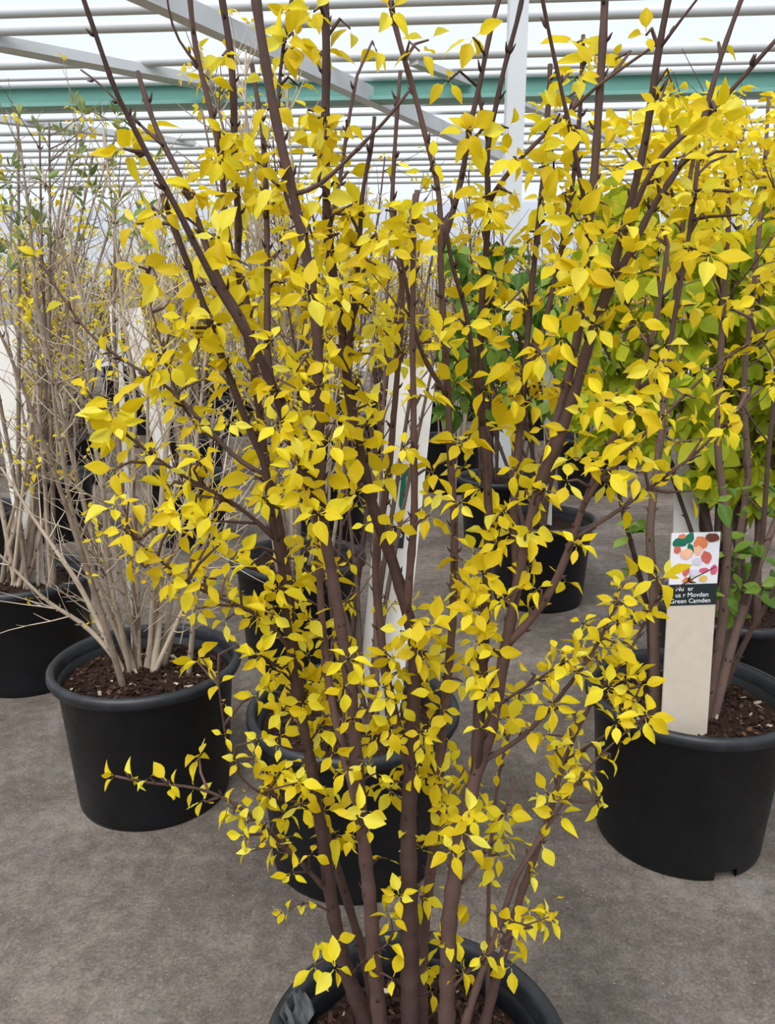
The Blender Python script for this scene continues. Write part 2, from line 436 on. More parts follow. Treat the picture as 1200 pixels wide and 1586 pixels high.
def side_dir(t, rg, lo=25, hi=60):
    a = np.cross(t, rg.normal(0, 1, 3)); a /= np.linalg.norm(a) + 1e-9; s = math.radians(rg.uniform(lo, hi))
    return t * math.cos(s) + a * math.sin(s)
def add_twigs(mb, pts, rad, rg, dens, Lr, sub=.6, tips=None, zmin=0.0, r0=.0022, tint=(0, .25), lo=25, hi=60):
    """side shoots on a stem; dens = shoots per metre"""
    total = np.sum(np.linalg.norm(np.diff(pts, axis=0), axis=1))
    for _ in range(rg.poisson(dens * total)):
        i = int(rg.integers(1, len(pts) - 1))
        if pts[i][2] < zmin: continue
        t = pts[i + 1] - pts[i]; t /= np.linalg.norm(t) + 1e-9
        L = rg.uniform(*Lr); q = twig_pts(pts[i], side_dir(t, rg, lo, hi), L, rg)
        for _k in range(8):
            if not crosses(q): break
            q = twig_pts(pts[i], side_dir(t, rg, lo, hi), L * .7, rg)
        else: continue
        rr = min(r0, rad[i] * .8); tt = rg.uniform(*tint)
        mb.tube(q, np.linspace(rr, rr * .35, len(q)), 4, cap=False, tint=tt)
        if tips is not None: tips.append((q[-1], q[-1] - q[-2]))
        if rg.random() < sub:
            for _ in range(rg.integers(1, 3)):
                j = int(rg.integers(1, len(q) - 1)); t2 = q[j + 1] - q[j]; t2 /= np.linalg.norm(t2)
                q2 = twig_pts(q[j], side_dir(t2, rg, 30, 65), L * rg.uniform(.25, .55), rg, 3)
                if crosses(q2): continue
                mb.tube(q2, np.linspace(rr * .6, rr * .25, len(q2)), 4, cap=False, tint=tt)
                if tips is not None: tips.append((q2[-1], q2[-1] - q2[-2]))

# ------------------------------------------------------------------ the yellow shrub in front
rg = np.random.default_rng(7)
FR, FH, FS = .186, .30, .244
fc = at_z(645, 1612, FH); FC = np.array([fc[0], fc[1], 0.0]); Y0 = fc[1]
main = thing('potted_forsythia', 'tall shrub with dark stems covered in bright yellow leaves, in the frontmost black pot', 'potted shrub', FC)
pot(main, FR, .150, FH, FS, rg, 72, (), 1500, 14)
# a scuffed strip of film stuck on the rim
mb = MB(); vv = []; ff = []
for i in range(7):
    for j in range(4):
        a = math.radians(150 + i * 3.2 + rg.uniform(-.6, .6)); r = FR - .012 - j * .009 + rg.uniform(-.002, .002)
        vv.append((r * math.cos(a), r * math.sin(a), FH + .003 - j * .012 + rg.uniform(-.003, .004)))
for i in range(6):
    for j in range(3): k = i * 4 + j; ff.append((k, k + 1, k + 5, k + 4))
mb.add(vv, ff); tag(mb.build('torn_film', M['tear'], main, smooth=False), 'grey torn film stuck on the pot rim')

# stems read from the photograph: pixel points from the soil up, width in pixels, depth offset of the tip, parent
ST = {}
def stem(key, pts, w0, w1, y0, y1, parent=None): ST[key] = dict(pts=pts, w=(w0, w1), y=(y0, y1), parent=parent)
stem('a', [(568,1586),(537,1510),(515,1410),(500,1300),(488,1230),(475,1150),(458,1070),(449,1004),(440,935),(437,875),(422,815),(411,715),(387,670),(360,595),(342,550),(327,505),(300,430),(285,395),(268,350),(252,300)], 28, 11, .02, -.02)
stem('b', [(589,1586),(585,1553),(574,1407),(559,1260),(545,1085),(524,944),(503,830),(494,735),(495,640),(492,520),(477,400),(468,360),(450,285),(432,210),(417,135),(405,60),(394,-12)], 27, 17, -.01, -.10)
stem('c', [(503,830),(474,739),(444,655),(411,568),(375,505),(342,454),(312,400),(279,330),(240,264),(207,195),(180,150),(159,84),(138,24),(125,-12)], 20, 8, None, -.15, 'b')
stem('d', [(411,568),(366,475),(336,436),(326,400),(300,324),(279,270),(249,219),(234,180),(213,111)], 14, 9, None, -.02, 'c')
stem('e', [(585,1590),(562,1475),(530,1370),(500,1275),(478,1150),(458,1010),(446,900),(432,800),(412,720),(402,640),(388,550),(370,470),(365,420),(371,360),(368,320),(363,270),(363,210),(362,150),(357,75),(342,-10)], 15, 12, .07, .08)
stem('f', [(400,600),(387,490),(375,430),(354,390),(348,330),(345,270),(339,225),(330,186),(318,135),(306,96),(300,60),(293,-10)], 13, 9, None, .02, 'e')
stem('g', [(425,605),(413,560),(414,526),(414,400),(412,290),(408,210),(398,150),(390,100)], 13, 8, None, .05, 'c')
stem('h', [(636,1588),(634,1430),(632,1278),(640,1100),(644,1004),(630,945),(608,869),(578,790),(548,655),(536,580),(530,505),(514,420),(507,360),(503,225),(506,75),(502,-12)], 36, 15, .0, .0)
stem('i', [(625,1195),(608,1100),(594,1030),(587,950),(580,880),(588,810),(599,760),(605,700),(614,595),(620,520),(625,460),(618,400),(606,330),(609,270),(613,200),(620,110)], 19, 7, None, .10, 'h')
stem('j', [(655,1590),(652,1500),(656,1440),(664,1370),(674,1290),(678,1200),(688,1100),(700,980),(703,890),(704,800),(698,730),(693,600),(686,490),(681,400),(683,370),(681,300),(672,255),(660,219),(648,165),(630,105),(612,45),(602,-10)], 20, 9, .06, -.02)
stem('k', [(683,380),(705,315),(717,270),(723,225),(729,186),(744,129),(756,60),(775,-10)], 11, 8, None, .04, 'j')
stem('l', [(691,1590),(693,1517),(695,1425),(702,1370),(713,1297),(735,1205),(757,1145),(772,1070),(784,995),(802,905),(814,830),(833,760),(850,690),(866,640),(887,560),(899,498),(907,416),(912,360),(922,250),(928,150),(934,60),(937,-12)], 30, 13, -.02, -.03)
stem('m', [(735,1205),(742,1100),(748,1010),(752,940),(756,850),(757,790),(752,715),(745,640),(743,520),(748,430),(754,380),(756,300),(753,225),(765,180),(780,105),(798,45),(811,-10)], 22, 8, None, .06, 'l')
stem('n', [(753,225),(746,180),(740,135)], 8, 6, None, .05, 'm')
stem('o', [(830,770),(862,690),(893,600),(912,530),(932,470),(960,378),(984,285),(1002,210),(1009,150),(1020,75),(1037,-12)], 22, 11, None, -.08, 'l')
stem('p', [(912,530),(945,445),(984,375),(1008,321),(1032,288),(1056,255),(1080,210),(1097,160),(1110,105),(1131,45),(1151,-10)], 14, 8, None, -.02, 'o')
stem('q', [(960,385),(990,300),(1020,240),(1062,207),(1098,180),(1134,138),(1176,90),(1212,50)], 11, 7, None, -.12, 'o')
stem('r', [(750,1586),(768,1517),(787,1454),(809,1377),(842,1289),(860,1230),(872,1180),(901,1115),(931,1064),(964,1028),(988,986),(1010,940),(1028,895)], 18, 4, .02, -.05)
stem('bd', [(1010,940),(1050,908),(1108,878)], 4, 2, None, -.07, 'r')
stem('s', [(720,1586),(739,1524),(761,1469),(783,1407),(798,1355),(823,1322),(838,1292)], 14, 9, -.05, None, None)
stem('t', [(784,1000),(832,950),(862,899),(885,840),(900,790),(925,730),(955,670),(981,621),(1002,548),(1018,490),(1027,437),(1034,380)], 15, 7, None, -.10, 'l')
stem('u', [(985,613),(1018,583),(1035,540),(1051,457),(1066,370),(1074,315),(1081,249)], 10, 7, None, .0, 't')
stem('v', [(900,790),(930,735),(1014,658),(1080,592),(1120,556),(1200,506)], 8, 4, None, -.16, 't')
stem('w', [(885,840),(960,790),(1022,744),(1080,703),(1120,658),(1180,598)], 8, 4, None, -.10, 't')
stem('x', [(632,950),(635,880),(642,800),(641,700),(640,610),(638,520),(640,440),(639,360),(646,294)], 15, 9, None, -.06, 'h')
stem('y', [(692,610),(668,577),(647,535),(635,484),(628,430),(614,370),(604,320)], 10, 6, None, -.08, 'j')
stem('z', [(748,660),(731,550),(722,475),(707,439),(695,390),(690,340)], 11, 7, None, -.05, 'm')
stem('aa', [(802,905),(794,800),(803,685),(812,590),(820,480),(830,380),(840,288),(847,200),(852,100)], 16, 8, None, .08, 'l')
stem('ab', [(914,350),(895,260),(872,150),(858,90),(846,30),(838,-10)], 9, 6, None, -.10, 'l')
stem('ac', [(812,590),(835,540),(860,430),(880,330),(893,240),(900,144),(903,54)], 10, 7, None, .04, 'aa')
stem('ad', [(756,310),(790,262),(840,210),(870,186),(924,132),(960,108),(1020,66)], 8, 5, None, -.06, 'm')
stem('ae', [(1018,82),(1045,42),(1085,-8)], 6, 4, None, -.10, 'o')
stem('af', [(455,310),(480,300),(513,273),(546,237),(582,204),(612,171),(633,141)], 9, 5, None, -.13, 'b')
stem('ag', [(505,345),(530,325),(553,312)], 5, 3, None, -.03, 'h')
stem('ah', [(534,560),(548,480),(556,400),(558,360),(559,300),(570,255),(579,210),(580,180)], 11, 7, None, -.05, 'h')
stem('ai', [(508,370),(525,290),(537,204),(545,156),(553,117)], 9, 6, None, .07, 'h')
stem('aj', [(560,1270),(535,1180),(512,1080),(498,960),(494,880),(497,800)], 16, 12, None, .04, 'b')
stem('ak', [(755,1540),(756,1462),(757,1333),(772,1200),(800,1090)], 8, 5, .08, .10)
stem('al', [(510,1385),(470,1340),(435,1305),(400,1272),(350,1235),(300,1218),(225,1213),(178,1202)], 9, 4, None, -.10, 'a')
stem('am', [(449,1004),(410,955),(350,930),(300,910),(250,870),(212,838)], 8, 4, None, -.12, 'a')
stem('an', [(428,830),(390,800),(348,769),(306,751),(261,724),(210,685),(180,661),(152,632),(132,602)], 9, 4, None, -.08, 'a')
stem('ao', [(412,745),(368,715),(330,672),(294,634),(255,592),(204,568),(140,522),(85,445),(60,400)], 9, 4, None, .02, 'a')
stem('ap', [(490,1240),(440,1240),(400,1230),(367,1200),(350,1150),(345,1110),(338,1060)], 6, 3, None, -.08, 'a')
stem('aq', [(735,1205),(754,1106),(790,1078),(820,1061),(850,1040),(885,1020)], 9, 4, None, -.10, 'l')
stem('ar', [(757,1180),(793,1154),(835,1118),(862,1085),(898,1040),(928,995),(949,944),(958,915)], 10, 5, None, -.08, 'l')
stem('as', [(872,1180),(920,1150),(965,1120),(980,1090),(992,1062)], 7, 3, None, -.08, 'r')
stem('at', [(505,1420),(480,1395),(460,1400),(440,1410)], 4, 2, None, -.05, 'a')
stem('au', [(706,1390),(735,1350),(765,1290),(800,1210)], 8, 4, None, .05, 'l')
stem('av', [(700,1540),(730,1500),(765,1470),(800,1440)], 7, 3, None, -.06, 'l')
stem('aw', [(537,1510),(560,1490),(600,1462)], 6, 3, None, -.04, 'a')
stem('ax', [(330,690),(294,694),(258,637),(230,600)][:1] + [(300,660),(268,600),(240,500),(225,440)], 6, 3, None, .05, 'ao')
stem('ay', [(222,234),(190,170),(160,130),(125,108)], 7, 3, None, -.02, 'd')
stem('az', [(306,110),(270,60),(262,30),(258,-8)], 6, 4, None, .0, 'f')
stem('ba', [(842,1289),(880,1230),(918,1180),(950,1150),(1000,1108)], 6, 3, None, -.10, 'r')
stem('bb', [(280,330),(300,345),(345,385),(372,410)][::-1], 6, 4, None, -.05, 'e')
stem('bc', [(425,400),(455,365),(475,320),(490,270)][:1]+[(440,300),(430,150),(440,60),(452,-8)], 7, 6, None, .10, 'b')

samples = []                # (pixel x, pixel y, point, tangent, root key, radius)
root_of = {}; mbs = {}; branch_of = {}
stemcurve = {}; top_nodes = []
for key, s in ST.items():
    P = s['pts']; n = len(P)
    al = np.concatenate([[0], np.cumsum(np.hypot(*np.diff(np.array(P, float), axis=0).T))]); al /= al[-1]
    y0, y1 = s['y']
    if s['parent']:
        cur = stemcurve[s['parent']]
        d2 = [(pix(q)[0] - P[0][0]) ** 2 + (pix(q)[1] - P[0][1]) ** 2 for q in cur]
        j = int(np.argmin(d2)); start = cur[j]; ys = start[1] - Y0
        pts = [start] + [at_y(P[i][0], P[i][1], Y0 + ys + (y1 - ys) * al[i] ** .8) for i in range(1, n)]
        root_of[key] = root_of[s['parent']]
    else:
        if y1 is None: y1 = -.02
        pts = [at_y(P[i][0], P[i][1], Y0 + y0 + (y1 - y0) * al[i]) for i in range(n)]
        # carry on down into the soil, drawing in toward the middle of the pot
        p0 = pts[0]; d = pts[0] - pts[2]; d /= abs(d[2]); k = p0[2] - (FS - .03)
        if k > 0.005: pts = [p0 + np.array([d[0] * .7, d[1] * .6, -1]) * k] + pts
        else: pts[0][2] = FS - .02
        root_of[key] = key
    pts = np.array(pts)
    w = s['w'][1] + (s['w'][0] - s['w'][1]) * (1 - al) ** (2.4 if s['w'][0] > 26 else 1.6); w = np.concatenate([[w[0]] * (len(pts) - n), w])
    rad = np.array([w[i] * .45 * depth(pts[i]) / F for i in range(len(pts))])
    if P[-1][1] <= 0:                                                # shoots that leave the frame carry on and taper out
        d = pts[-1] - pts[-2]; d = d / np.linalg.norm(d) + rg.normal(0, .05, 3); L_ = rg.uniform(.12, .26)
        pts = np.vstack([pts, pts[-1] + d * L_ * .5, pts[-1] + d * L_ + np.array([0, 0, .01])]); rad = np.concatenate([rad, [rad[-1] * .75, rad[-1] * .4]])
        for u_ in (.35, .65, 1.0): top_nodes.append((pts[-3] + d * L_ * u_, d))
    q, r = resample(pts, rad, .0135)
    stemcurve[key] = q
    ph_ = rg.integers(0, 3); r = r * (1 + .03 * rg.normal(0, 1, len(r)) + .14 * ((np.arange(len(r)) + ph_) % 3 == 0))
    mb = MB(); mb.tube(q, r, 8 if s['w'][0] > 12 else 6); buds(mb, q, r, rg, .032, .72 if s['w'][0] > 8 else .55)
    mbs[key] = mb
    for i in range(1, len(q)):
        t = q[i] - q[i - 1]; a, b_ = pix(q[i]); samples.append((a, b_, q[i], t / (np.linalg.norm(t) + 1e-9), key, r[i]))
SA = np.array([[s[0], s[1]] for s in samples])
GRID = """
0 0 0 0 0 0 2 6 4 1 1 1 1 1 1 0 1 0 1 0
0 0 0 0 0 1 4 6 3 4 3 1 2 0 2 3 1 0 3 0
0 0 1 1 1 1 5 5 3 2 2 3 0 3 5 3 2 2 3 3
0 0 3 6 2 5 6 5 5 4 3 4 2 4 5 5 4 5 5 4
0 0 0 2 3 5 6 6 5 5 4 5 4 4 7 7 5 5 3 3
0 0 0 3 3 4 6 7 5 4 5 5 5 5 6 6 5 4 3 2
0 0 0 1 4 5 6 6 6 5 5 6 6 6 6 6 4 3 3 2
0 0 0 1 6 6 6 6 7 6 5 6 6 6 6 4 3 3 2 1
0 0 1 2 5 5 5 6 7 5 5 6 6 6 5 3 2 3 2 1
0 0 2 2 4 6 6 6 6 4 4 6 5 6 5 2 4 3 2 1
0 0 2 1 3 5 6 5 5 4 2 5 5 5 4 3 4 2 2 1
0 0 0 3 1 3 6 6 6 3 1 4 4 5 4 4 5 3 2 1
0 1 0 3 4 5 6 6 6 3 1 5 6 6 5 4 3 1 0 0
0 0 0 3 4 4 4 5 6 3 1 4 6 6 4 2 1 0 0 0
0 0 0 2 3 5 5 6 6 3 1 3 5 4 2 2 1 0 0 0
0 0 0 0 1 4 6 6 4 3 1 4 6 4 2 3 2 0 0 0
0 0 0 0 0 2 5 5 4 5 6 5 4 4 3 5 4 0 0 0
0 0 0 0 0 3 5 6 5 6 7 6 4 4 4 4 4 0 0 0
0 0 0 0 0 1 2 6 6 6 6 6 3 3 4 4 3 0 0 0
0 0 0 0 0 2 3 6 4 4 5 5 4 2 5 4 1 0 0 0
0 0 0 1 2 2 4 6 4 4 5 5 4 2 5 2 0 0 0 0
0 0 0 0 1 0 3 4 4 4 5 4 4 3 2 0 0 0 0 0
0 0 0 0 0 0 2 1 1 3 5 4 3 1 0 0 0 0 0 0
0 0 0 0 0 0 0 1 0 2 4 1 0 3 1 0 0 0 0 0
0 0 0 0 0 0 0 0 1 2 1 2 1 1 0 0 0 0 0 0
0 0 0 0 0 0 0 0 1 1 1 2 1 0 0 0 0 0 0 0
"""
GRID = [[int(x) for x in r.split()] for r in GRID.strip().splitlines()]
main_leaves = []
for p_, d_ in top_nodes: cluster_leaves(main_leaves, p_, d_, 4, rg.uniform(.02, .03), rg)
NCL = 1.12
for ri, row in enumerate(GRID):
    for ci, c in enumerate(row):
        if not c: continue
        lam = -math.log(1 - c / 10.5) * NCL * (3.7 if ri < 15 else 5.2)
        for _ in range(rg.poisson(lam)):
            x = ci * 60 + rg.uniform(-6, 66); y = ri * 60 + rg.uniform(-6, 66)
            dx = SA[:, 0] - x; dy = SA[:, 1] - y
            cost = np.hypot(dx, dy - 12) + np.where(dy < -8, 60, 0) + rg.uniform(0, 14, len(SA))
            j = int(np.argmin(cost)); sx, sy, sp_, st, key, sr = samples[j]
            if cost[j] > 95: continue
            off = rg.normal(0, .035) + (-.018 if rg.random() < .5 else .02)
            Yc = min(max(sp_[1] + off, Y0 - .26), Y0 + .27)
            p = at_y(x, y, Yc)
            if np.linalg.norm(p - sp_) > .004:
                mid = .5 * (p + sp_) + st * rg.uniform(0, .012) + rg.normal(0, .004, 3)
                ta = np.array([sp_, mid, p]); mbs[key].tube(ta, [.0017, .0014, .0009], 4, cap=False, tint=rg.uniform(-.15, .25))
            ax = (p - sp_); ax = ax / (np.linalg.norm(ax) + 1e-9) * .7 + np.array([0, -.25, .55]) + rg.normal(0, .25, 3)
            size = (rg.uniform(32, 52) if y < 900 else rg.uniform(27, 43)) * depth(p) / F
            cluster_leaves(main_leaves, p, ax, int(rg.choice([2, 3, 4, 4, 5, 6])), size, rg)
def node_leaves(key, step_px, k, size_px, t0=.25):
    q = stemcurve[key]; acc = 0
    for i in range(1, len(q) - 1):
        a = pix(q[i - 1]); b_ = pix(q[i]); acc += math.hypot(a[0] - b_[0], a[1] - b_[1])
        if i > t0 * len(q) and acc > step_px:
            acc = rg.uniform(-8, 8); t = q[i + 1] - q[i - 1]
            p = q[i] + np.array([rg.normal(0, .006), -.008, rg.normal(.004, .006)])
            mbs[key].tube([q[i], .5 * (q[i] + p), p], [.0012, .001, .0008], 4, cap=False)
            cluster_leaves(main_leaves, p, t / np.linalg.norm(t) + rg.normal(0, .5, 3), int(rg.choice(k)), rg.uniform(*size_px) * depth(q[i]) / F, rg)
    cluster_leaves(main_leaves, q[-1], q[-1] - q[-2], 3, size_px[1] * .9 * depth(q[-1]) / F, rg, (15, 60), .1)
for key, st_, k, sz in (('al', 26, [2, 3, 3], (26, 40)), ('ap', 34, [2, 3], (22, 34)), ('am', 42, [3, 4], (30, 42)), ('an', 46, [3, 4], (32, 44)), ('ao', 80, [2, 3, 4], (30, 42)), ('v', 34, [3, 4], (28, 40)), ('w', 40, [2, 3, 4], (28, 40)),
                        ('as', 36, [2, 3], (28, 40)), ('ba', 36, [2, 3], (28, 40)), ('at', 22, [2], (20, 30)), ('av', 26, [2, 3], (24, 38)), ('aw', 24, [2, 3], (24, 36)), ('r', 44, [3, 4], (30, 44)), ('ar', 40, [3, 4], (28, 42)), ('aq', 34, [2, 3], (26, 40)), ('ak', 40, [2], (22, 34))):
    node_leaves(key, st_, k, sz)
stem_obj = {}
for key, s in ST.items():
    if s['parent'] is None: stem_obj[key] = mbs[key].build('stem', M['bark'], main, off=FC)
for key, s in ST.items():
    if s['parent']: mbs[key].build('branch', M['bark'], stem_obj[root_of[key]], off=FC)
emit_leaves(main, Y_KIT, main_leaves, 300, rg, 'foliage', 'bright yellow pointed leaves in clusters')
print('main leaves', len(main_leaves))

# ------------------------------------------------------------------ traced shrubs in the pots behind
PR, PB, PH, PS = .223, .178, .35, .30
def place(px, py, z=PH):
    p = at_z(px, py, z); return np.array([p[0], p[1], 0.0])
def traced(root, C, traces, bark, rg, w0, w1, twigs, Lr, yspread=.25, zmin=.5, tint=(0, .25), sub=.6, r0=.002):
    """stems from pixel traces; returns twig tips and stem points"""
    tips = []; pts_all = []
    for P in traces:
        n = len(P); y0 = rg.uniform(-.06, .06); y1 = rg.uniform(-yspread, yspread); sc = rg.uniform(.7, 1.2)
        pts = [at_y(P[i][0], P[i][1], C[1] + y0 + (y1 - y0) * i / (n - 1)) for i in range(n)]
        pts[0][2] = PS - .02; pts[0][0] = .6 * pts[0][0] + .4 * (C[0] + np.clip(pts[0][0] - C[0], -.13, .13))
        w = np.linspace(w0, w1, n) * sc; rad = [w[i] * .5 * depth(pts[i]) / F for i in range(n)]
        q, r = resample(pts, rad, .03); q = keep_clear(q, .030); mb = MB(); mb.tube(q, r, 6); buds(mb, q, r, rg, .05)
        add_twigs(mb, q, r, rg, twigs, Lr, sub, tips, zmin, r0, tint); tips.append((q[-1], q[-1] - q[-2]))
        mb.build('stem', bark, root, off=C); pts_all.append(q)
    return tips, pts_all

def fan(base, tops, rg, mids=4, jit=6):
    """pixel traces from a base spread to a list of tip pixels"""
    out = []
    for tx, ty in tops:
        bx = base[0] + rg.uniform(-base[2], base[2]); by = base[1] + rg.uniform(-8, 8)
        P = [(bx, by)]
        for i in range(1, mids + 1):
            t = i / mids; e = t ** 1.15
            P.append((bx + (tx - bx) * e + rg.normal(0, jit) * t, by + (ty - by) * t))
        out.append(P)
    return out

def px_frame(b, tp, Yb, Yt, wpx, facing=(.05, -1, .1)):
    p0 = at_y(*b, Yb); p1 = at_y(*tp, Yt); return stake_frame(p0, p1, wpx * depth(p1) / F, facing)
# left: bare tan shrub
rg = np.random.default_rng(21)
C2 = place(226, 1018)
K_BARE = ((207, 985), (177, 470), C2[1] + .06, C2[1] + .10, 15)
AVOID[:] = [px_frame(*K_BARE)]
bare = thing('potted_bare_shrub', 'leafless shrub of pale tan stems in a black pot, left of the yellow shrub', 'potted shrub', C2)
pot(bare, PR, PB, PH, PS, rg, 64, (), 1000, 12)
tr = [[(192,1048),(160,960),(118,830),(70,690),(20,560),(-30,450)], [(214,1046),(180,950),(140,820),(105,680),(60,500),(45,330),(30,215)], [(222,1040),(195,930),(165,800),(140,640),(130,470),(100,330)],
      [(205,1040),(130,965),(75,935),(20,880),(-30,830)], [(198,1044),(120,900),(50,800),(-20,690)], [(216,1030),(212,900),(205,760),(210,620),(190,480),(175,330),(160,200)],
      [(213,1020),(217,930),(196,800),(185,640),(178,470),(178,300)], [(244,1046),(262,960),(272,860),(300,720),(318,560),(330,420)], [(248,1042),(275,950),(305,850),(322,760),(330,640)],
      [(290,1030),(302,930),(318,840),(350,720)], [(236,1045),(250,930),(248,800),(262,640),(258,500),(240,330),(262,260)], [(228,1035),(238,900),(232,780),(228,640),(235,480),(222,330)],
      [(210,1045),(150,900),(110,790),(85,640),(75,520),(20,380)], [(204,1044),(165,870),(160,740),(120,600),(110,430),(65,260)], [(232,1042),(290,930),(345,830),(370,760)], [(226,1038),(250,860),(285,690),(300,500),(290,380)]]
tips, _ = traced(bare, C2, tr, M['tan'], rg, 11.5, 3.5, 30, (.05, .24), .28, .40, (-.05, .35), .8, .0018)
lv = []
for p, d in tips:
    if p[2] > 1.2 and rg.random() < .10: cluster_leaves(lv, p, d, 4, rg.uniform(.03, .045), rg, (20, 60), 0)
emit_leaves(bare, S_KIT, lv, 60, rg, 'foliage', 'young green leaves at the shoot tips')
lv = []
for p, d in tips:
    if rg.random() < .10: cluster_leaves(lv, p, d, 3, rg.uniform(.014, .024), rg)
emit_leaves(bare, Y_KIT, lv, 0, rg, 'flower_buds', 'scattered small yellow flower buds')

# far left pot with stake
rg = np.random.default_rng(22)
C3 = place(35, 885)
K_TIP = ((60, 915), (0, 505), C3[1], C3[1] + .12, 46)
AVOID[:] = [px_frame(*K_TIP)]
tipsh = thing('potted_green_tipped_shrub', 'shrub with green leaf tufts at its tips, in a pot with a white stake', 'potted shrub', C3)
pot(tipsh, PR, PB, PH, PS, rg, 64, (), 300, 6)
tops = [(-60,250),(-20,330),(8,300),(30,180),(60,210),(80,190),(100,230),(125,180),(150,230),(170,240),(200,270),(-100,420),(215,330),(40,330),(115,300),(185,190)]
tips, _ = traced(tipsh, C3, fan((40, 905, 45), tops, rg), M['tan'], rg, 8, 3, 20, (.06, .20), .3, .6, (-.15, .2), .7, .002)
lv = []
for p, d in tips:
    if 1.3 < p[2] < 1.85 and rg.random() < .36: cluster_leaves(lv, p, d, int(rg.integers(3, 6)), rg.uniform(.035, .055), rg, (15, 50), 0)
emit_leaves(tipsh, S_KIT, lv, 160, rg, 'foliage', 'narrow green leaves at the shoot tips')
lv = []
for p, d in tips:
    if rg.random() < .25: cluster_leaves(lv, p, d, 3, rg.uniform(.018, .03), rg)
emit_leaves(tipsh, Y_KIT, lv, 0, rg, 'flower_buds', 'scattered small yellow flower buds')

# middle pot right behind the yellow shrub
rg = np.random.default_rng(23)
C4 = place(547, 1090)
b4 = at_y(590, 1065, C4[1] + .02); t4 = at_y(640, 565, C4[1] + .10); w4 = 68 * depth(b4) / F
AVOID[:] = [stake_frame(b4, t4, w4)]
midp = thing('potted_bare_shrub', 'thin brown shrub in the black pot that holds the tall cream stake', 'potted shrub', C4)
pot(midp, PR, PB, PH, PS, rg, 64, (), 400, 8)
tops = [(430,420),(470,300),(520,350),(560,330),(600,250),(640,300),(670,380),(700,420),(400,560),(580,480)]
tips, _ = traced(midp, C4, fan((545, 1095, 50), tops, rg), M['bark2'], rg, 10, 3, 12, (.06, .2), .22, .55, (0, .3), .6, .0018)
lv = []
for p, d in tips:
    if rg.random() < .35: cluster_leaves(lv, p, d, 3, rg.uniform(.025, .038), rg)
emit_leaves(midp, Y_KIT, lv, 100, rg, 'foliage', 'yellow leaves at the twig ends')

# right pot with the picture label
rg = np.random.default_rng(24)
C5 = place(1068, 1066)
AVOID[:] = []
rightp = thing('potted_forsythia', 'yellow leaved shrub in the black pot with the picture label stake', 'potted shrub', C5)
pot(rightp, PR, PB, PH, PS, rg, 64, (283,), 1000, 12)
tr = [[(1105,1085),(1130,1010),(1165,900),(1200,810),(1240,700),(1270,560)], [(1100,1070),(1136,970),(1142,850),(1160,740),(1150,600),(1172,400),(1185,250),(1190,150)], [(1015,1050),(1005,950),(985,870),(963,790),(950,720),(955,600)],
      [(1022,1045),(1012,900),(1004,830),(1020,700),(1040,520),(1060,320),(1080,210)], [(1110,1080),(1150,1000),(1190,930),(1230,860),(1300,760)], [(1094,1080),(1120,960),(1128,820),(1110,700),(1118,500),(1130,330),(1120,220)],
      [(1100,1085),(1145,960),(1180,850),(1190,700),(1210,500),(1215,300),(1230,180)], [(1090,1075),(1110,900),(1100,760),(1080,600),(1090,430),(1100,300)], [(1112,1080),(1180,900),(1240,700),(1260,450),(1280,250)]]
tr = [tr[i] for i in (0, 1, 2, 3, 4, 5, 6)]
tips, sp5 = traced(rightp, C5, tr, M['bark2'], rg, 14, 5, 10, (.06, .22), .2, .75, (-.1, .2), .7, .0022)
lv = []
pts5 = np.concatenate(sp5); px5 = np.array([pix(p) for p in pts5])
def scatter(lv, n, xr, yr, pts, pxs, k, size, rg, ys=.07, maxd=110, spread=(45, 110), droop=.25):
    for _ in range(n):
        x = rg.uniform(*xr); y = rg.uniform(*yr)
        j = int(np.argmin(np.hypot(pxs[:, 0] - x, pxs[:, 1] - y - 10)))
        if math.hypot(pxs[j, 0] - x, pxs[j, 1] - y) > maxd: continue
        p = at_y(x, y, pts[j][1] + rg.normal(0, ys))
        cluster_leaves(lv, p, np.array([0, -.2, .8]) + rg.normal(0, .3, 3), int(rg.choice(k)), rg.uniform(*size), rg, spread, droop)
K = [3, 4, 4, 5, 5]
scatter(lv, 105, (1000, 1290), (140, 300), pts5, px5, K, (.030, .048), rg)
scatter(lv, 55, (1000, 1290), (300, 420), pts5, px5, K, (.030, .046), rg)
scatter(lv, 24, (1010, 1290), (420, 560), pts5, px5, K, (.028, .044), rg)
scatter(lv, 14, (1010, 1290), (560, 720), pts5, px5, [3, 4], (.026, .04), rg)
emit_leaves(rightp, Y_KIT, lv, 300, rg, 'foliage', 'yellow leaves in clusters')
lv = []
scatter(lv, 34, (1090, 1260), (750, 960), pts5, px5, [2, 3, 4], (.035, .055), rg, .05)
scatter(lv, 6, (965, 1010), (780, 900), pts5, px5, [2, 3], (.035, .05), rg, .03)
emit_leaves(rightp, G_KIT, lv, 120, rg, 'lower_foliage', 'green leaves low on the stems')

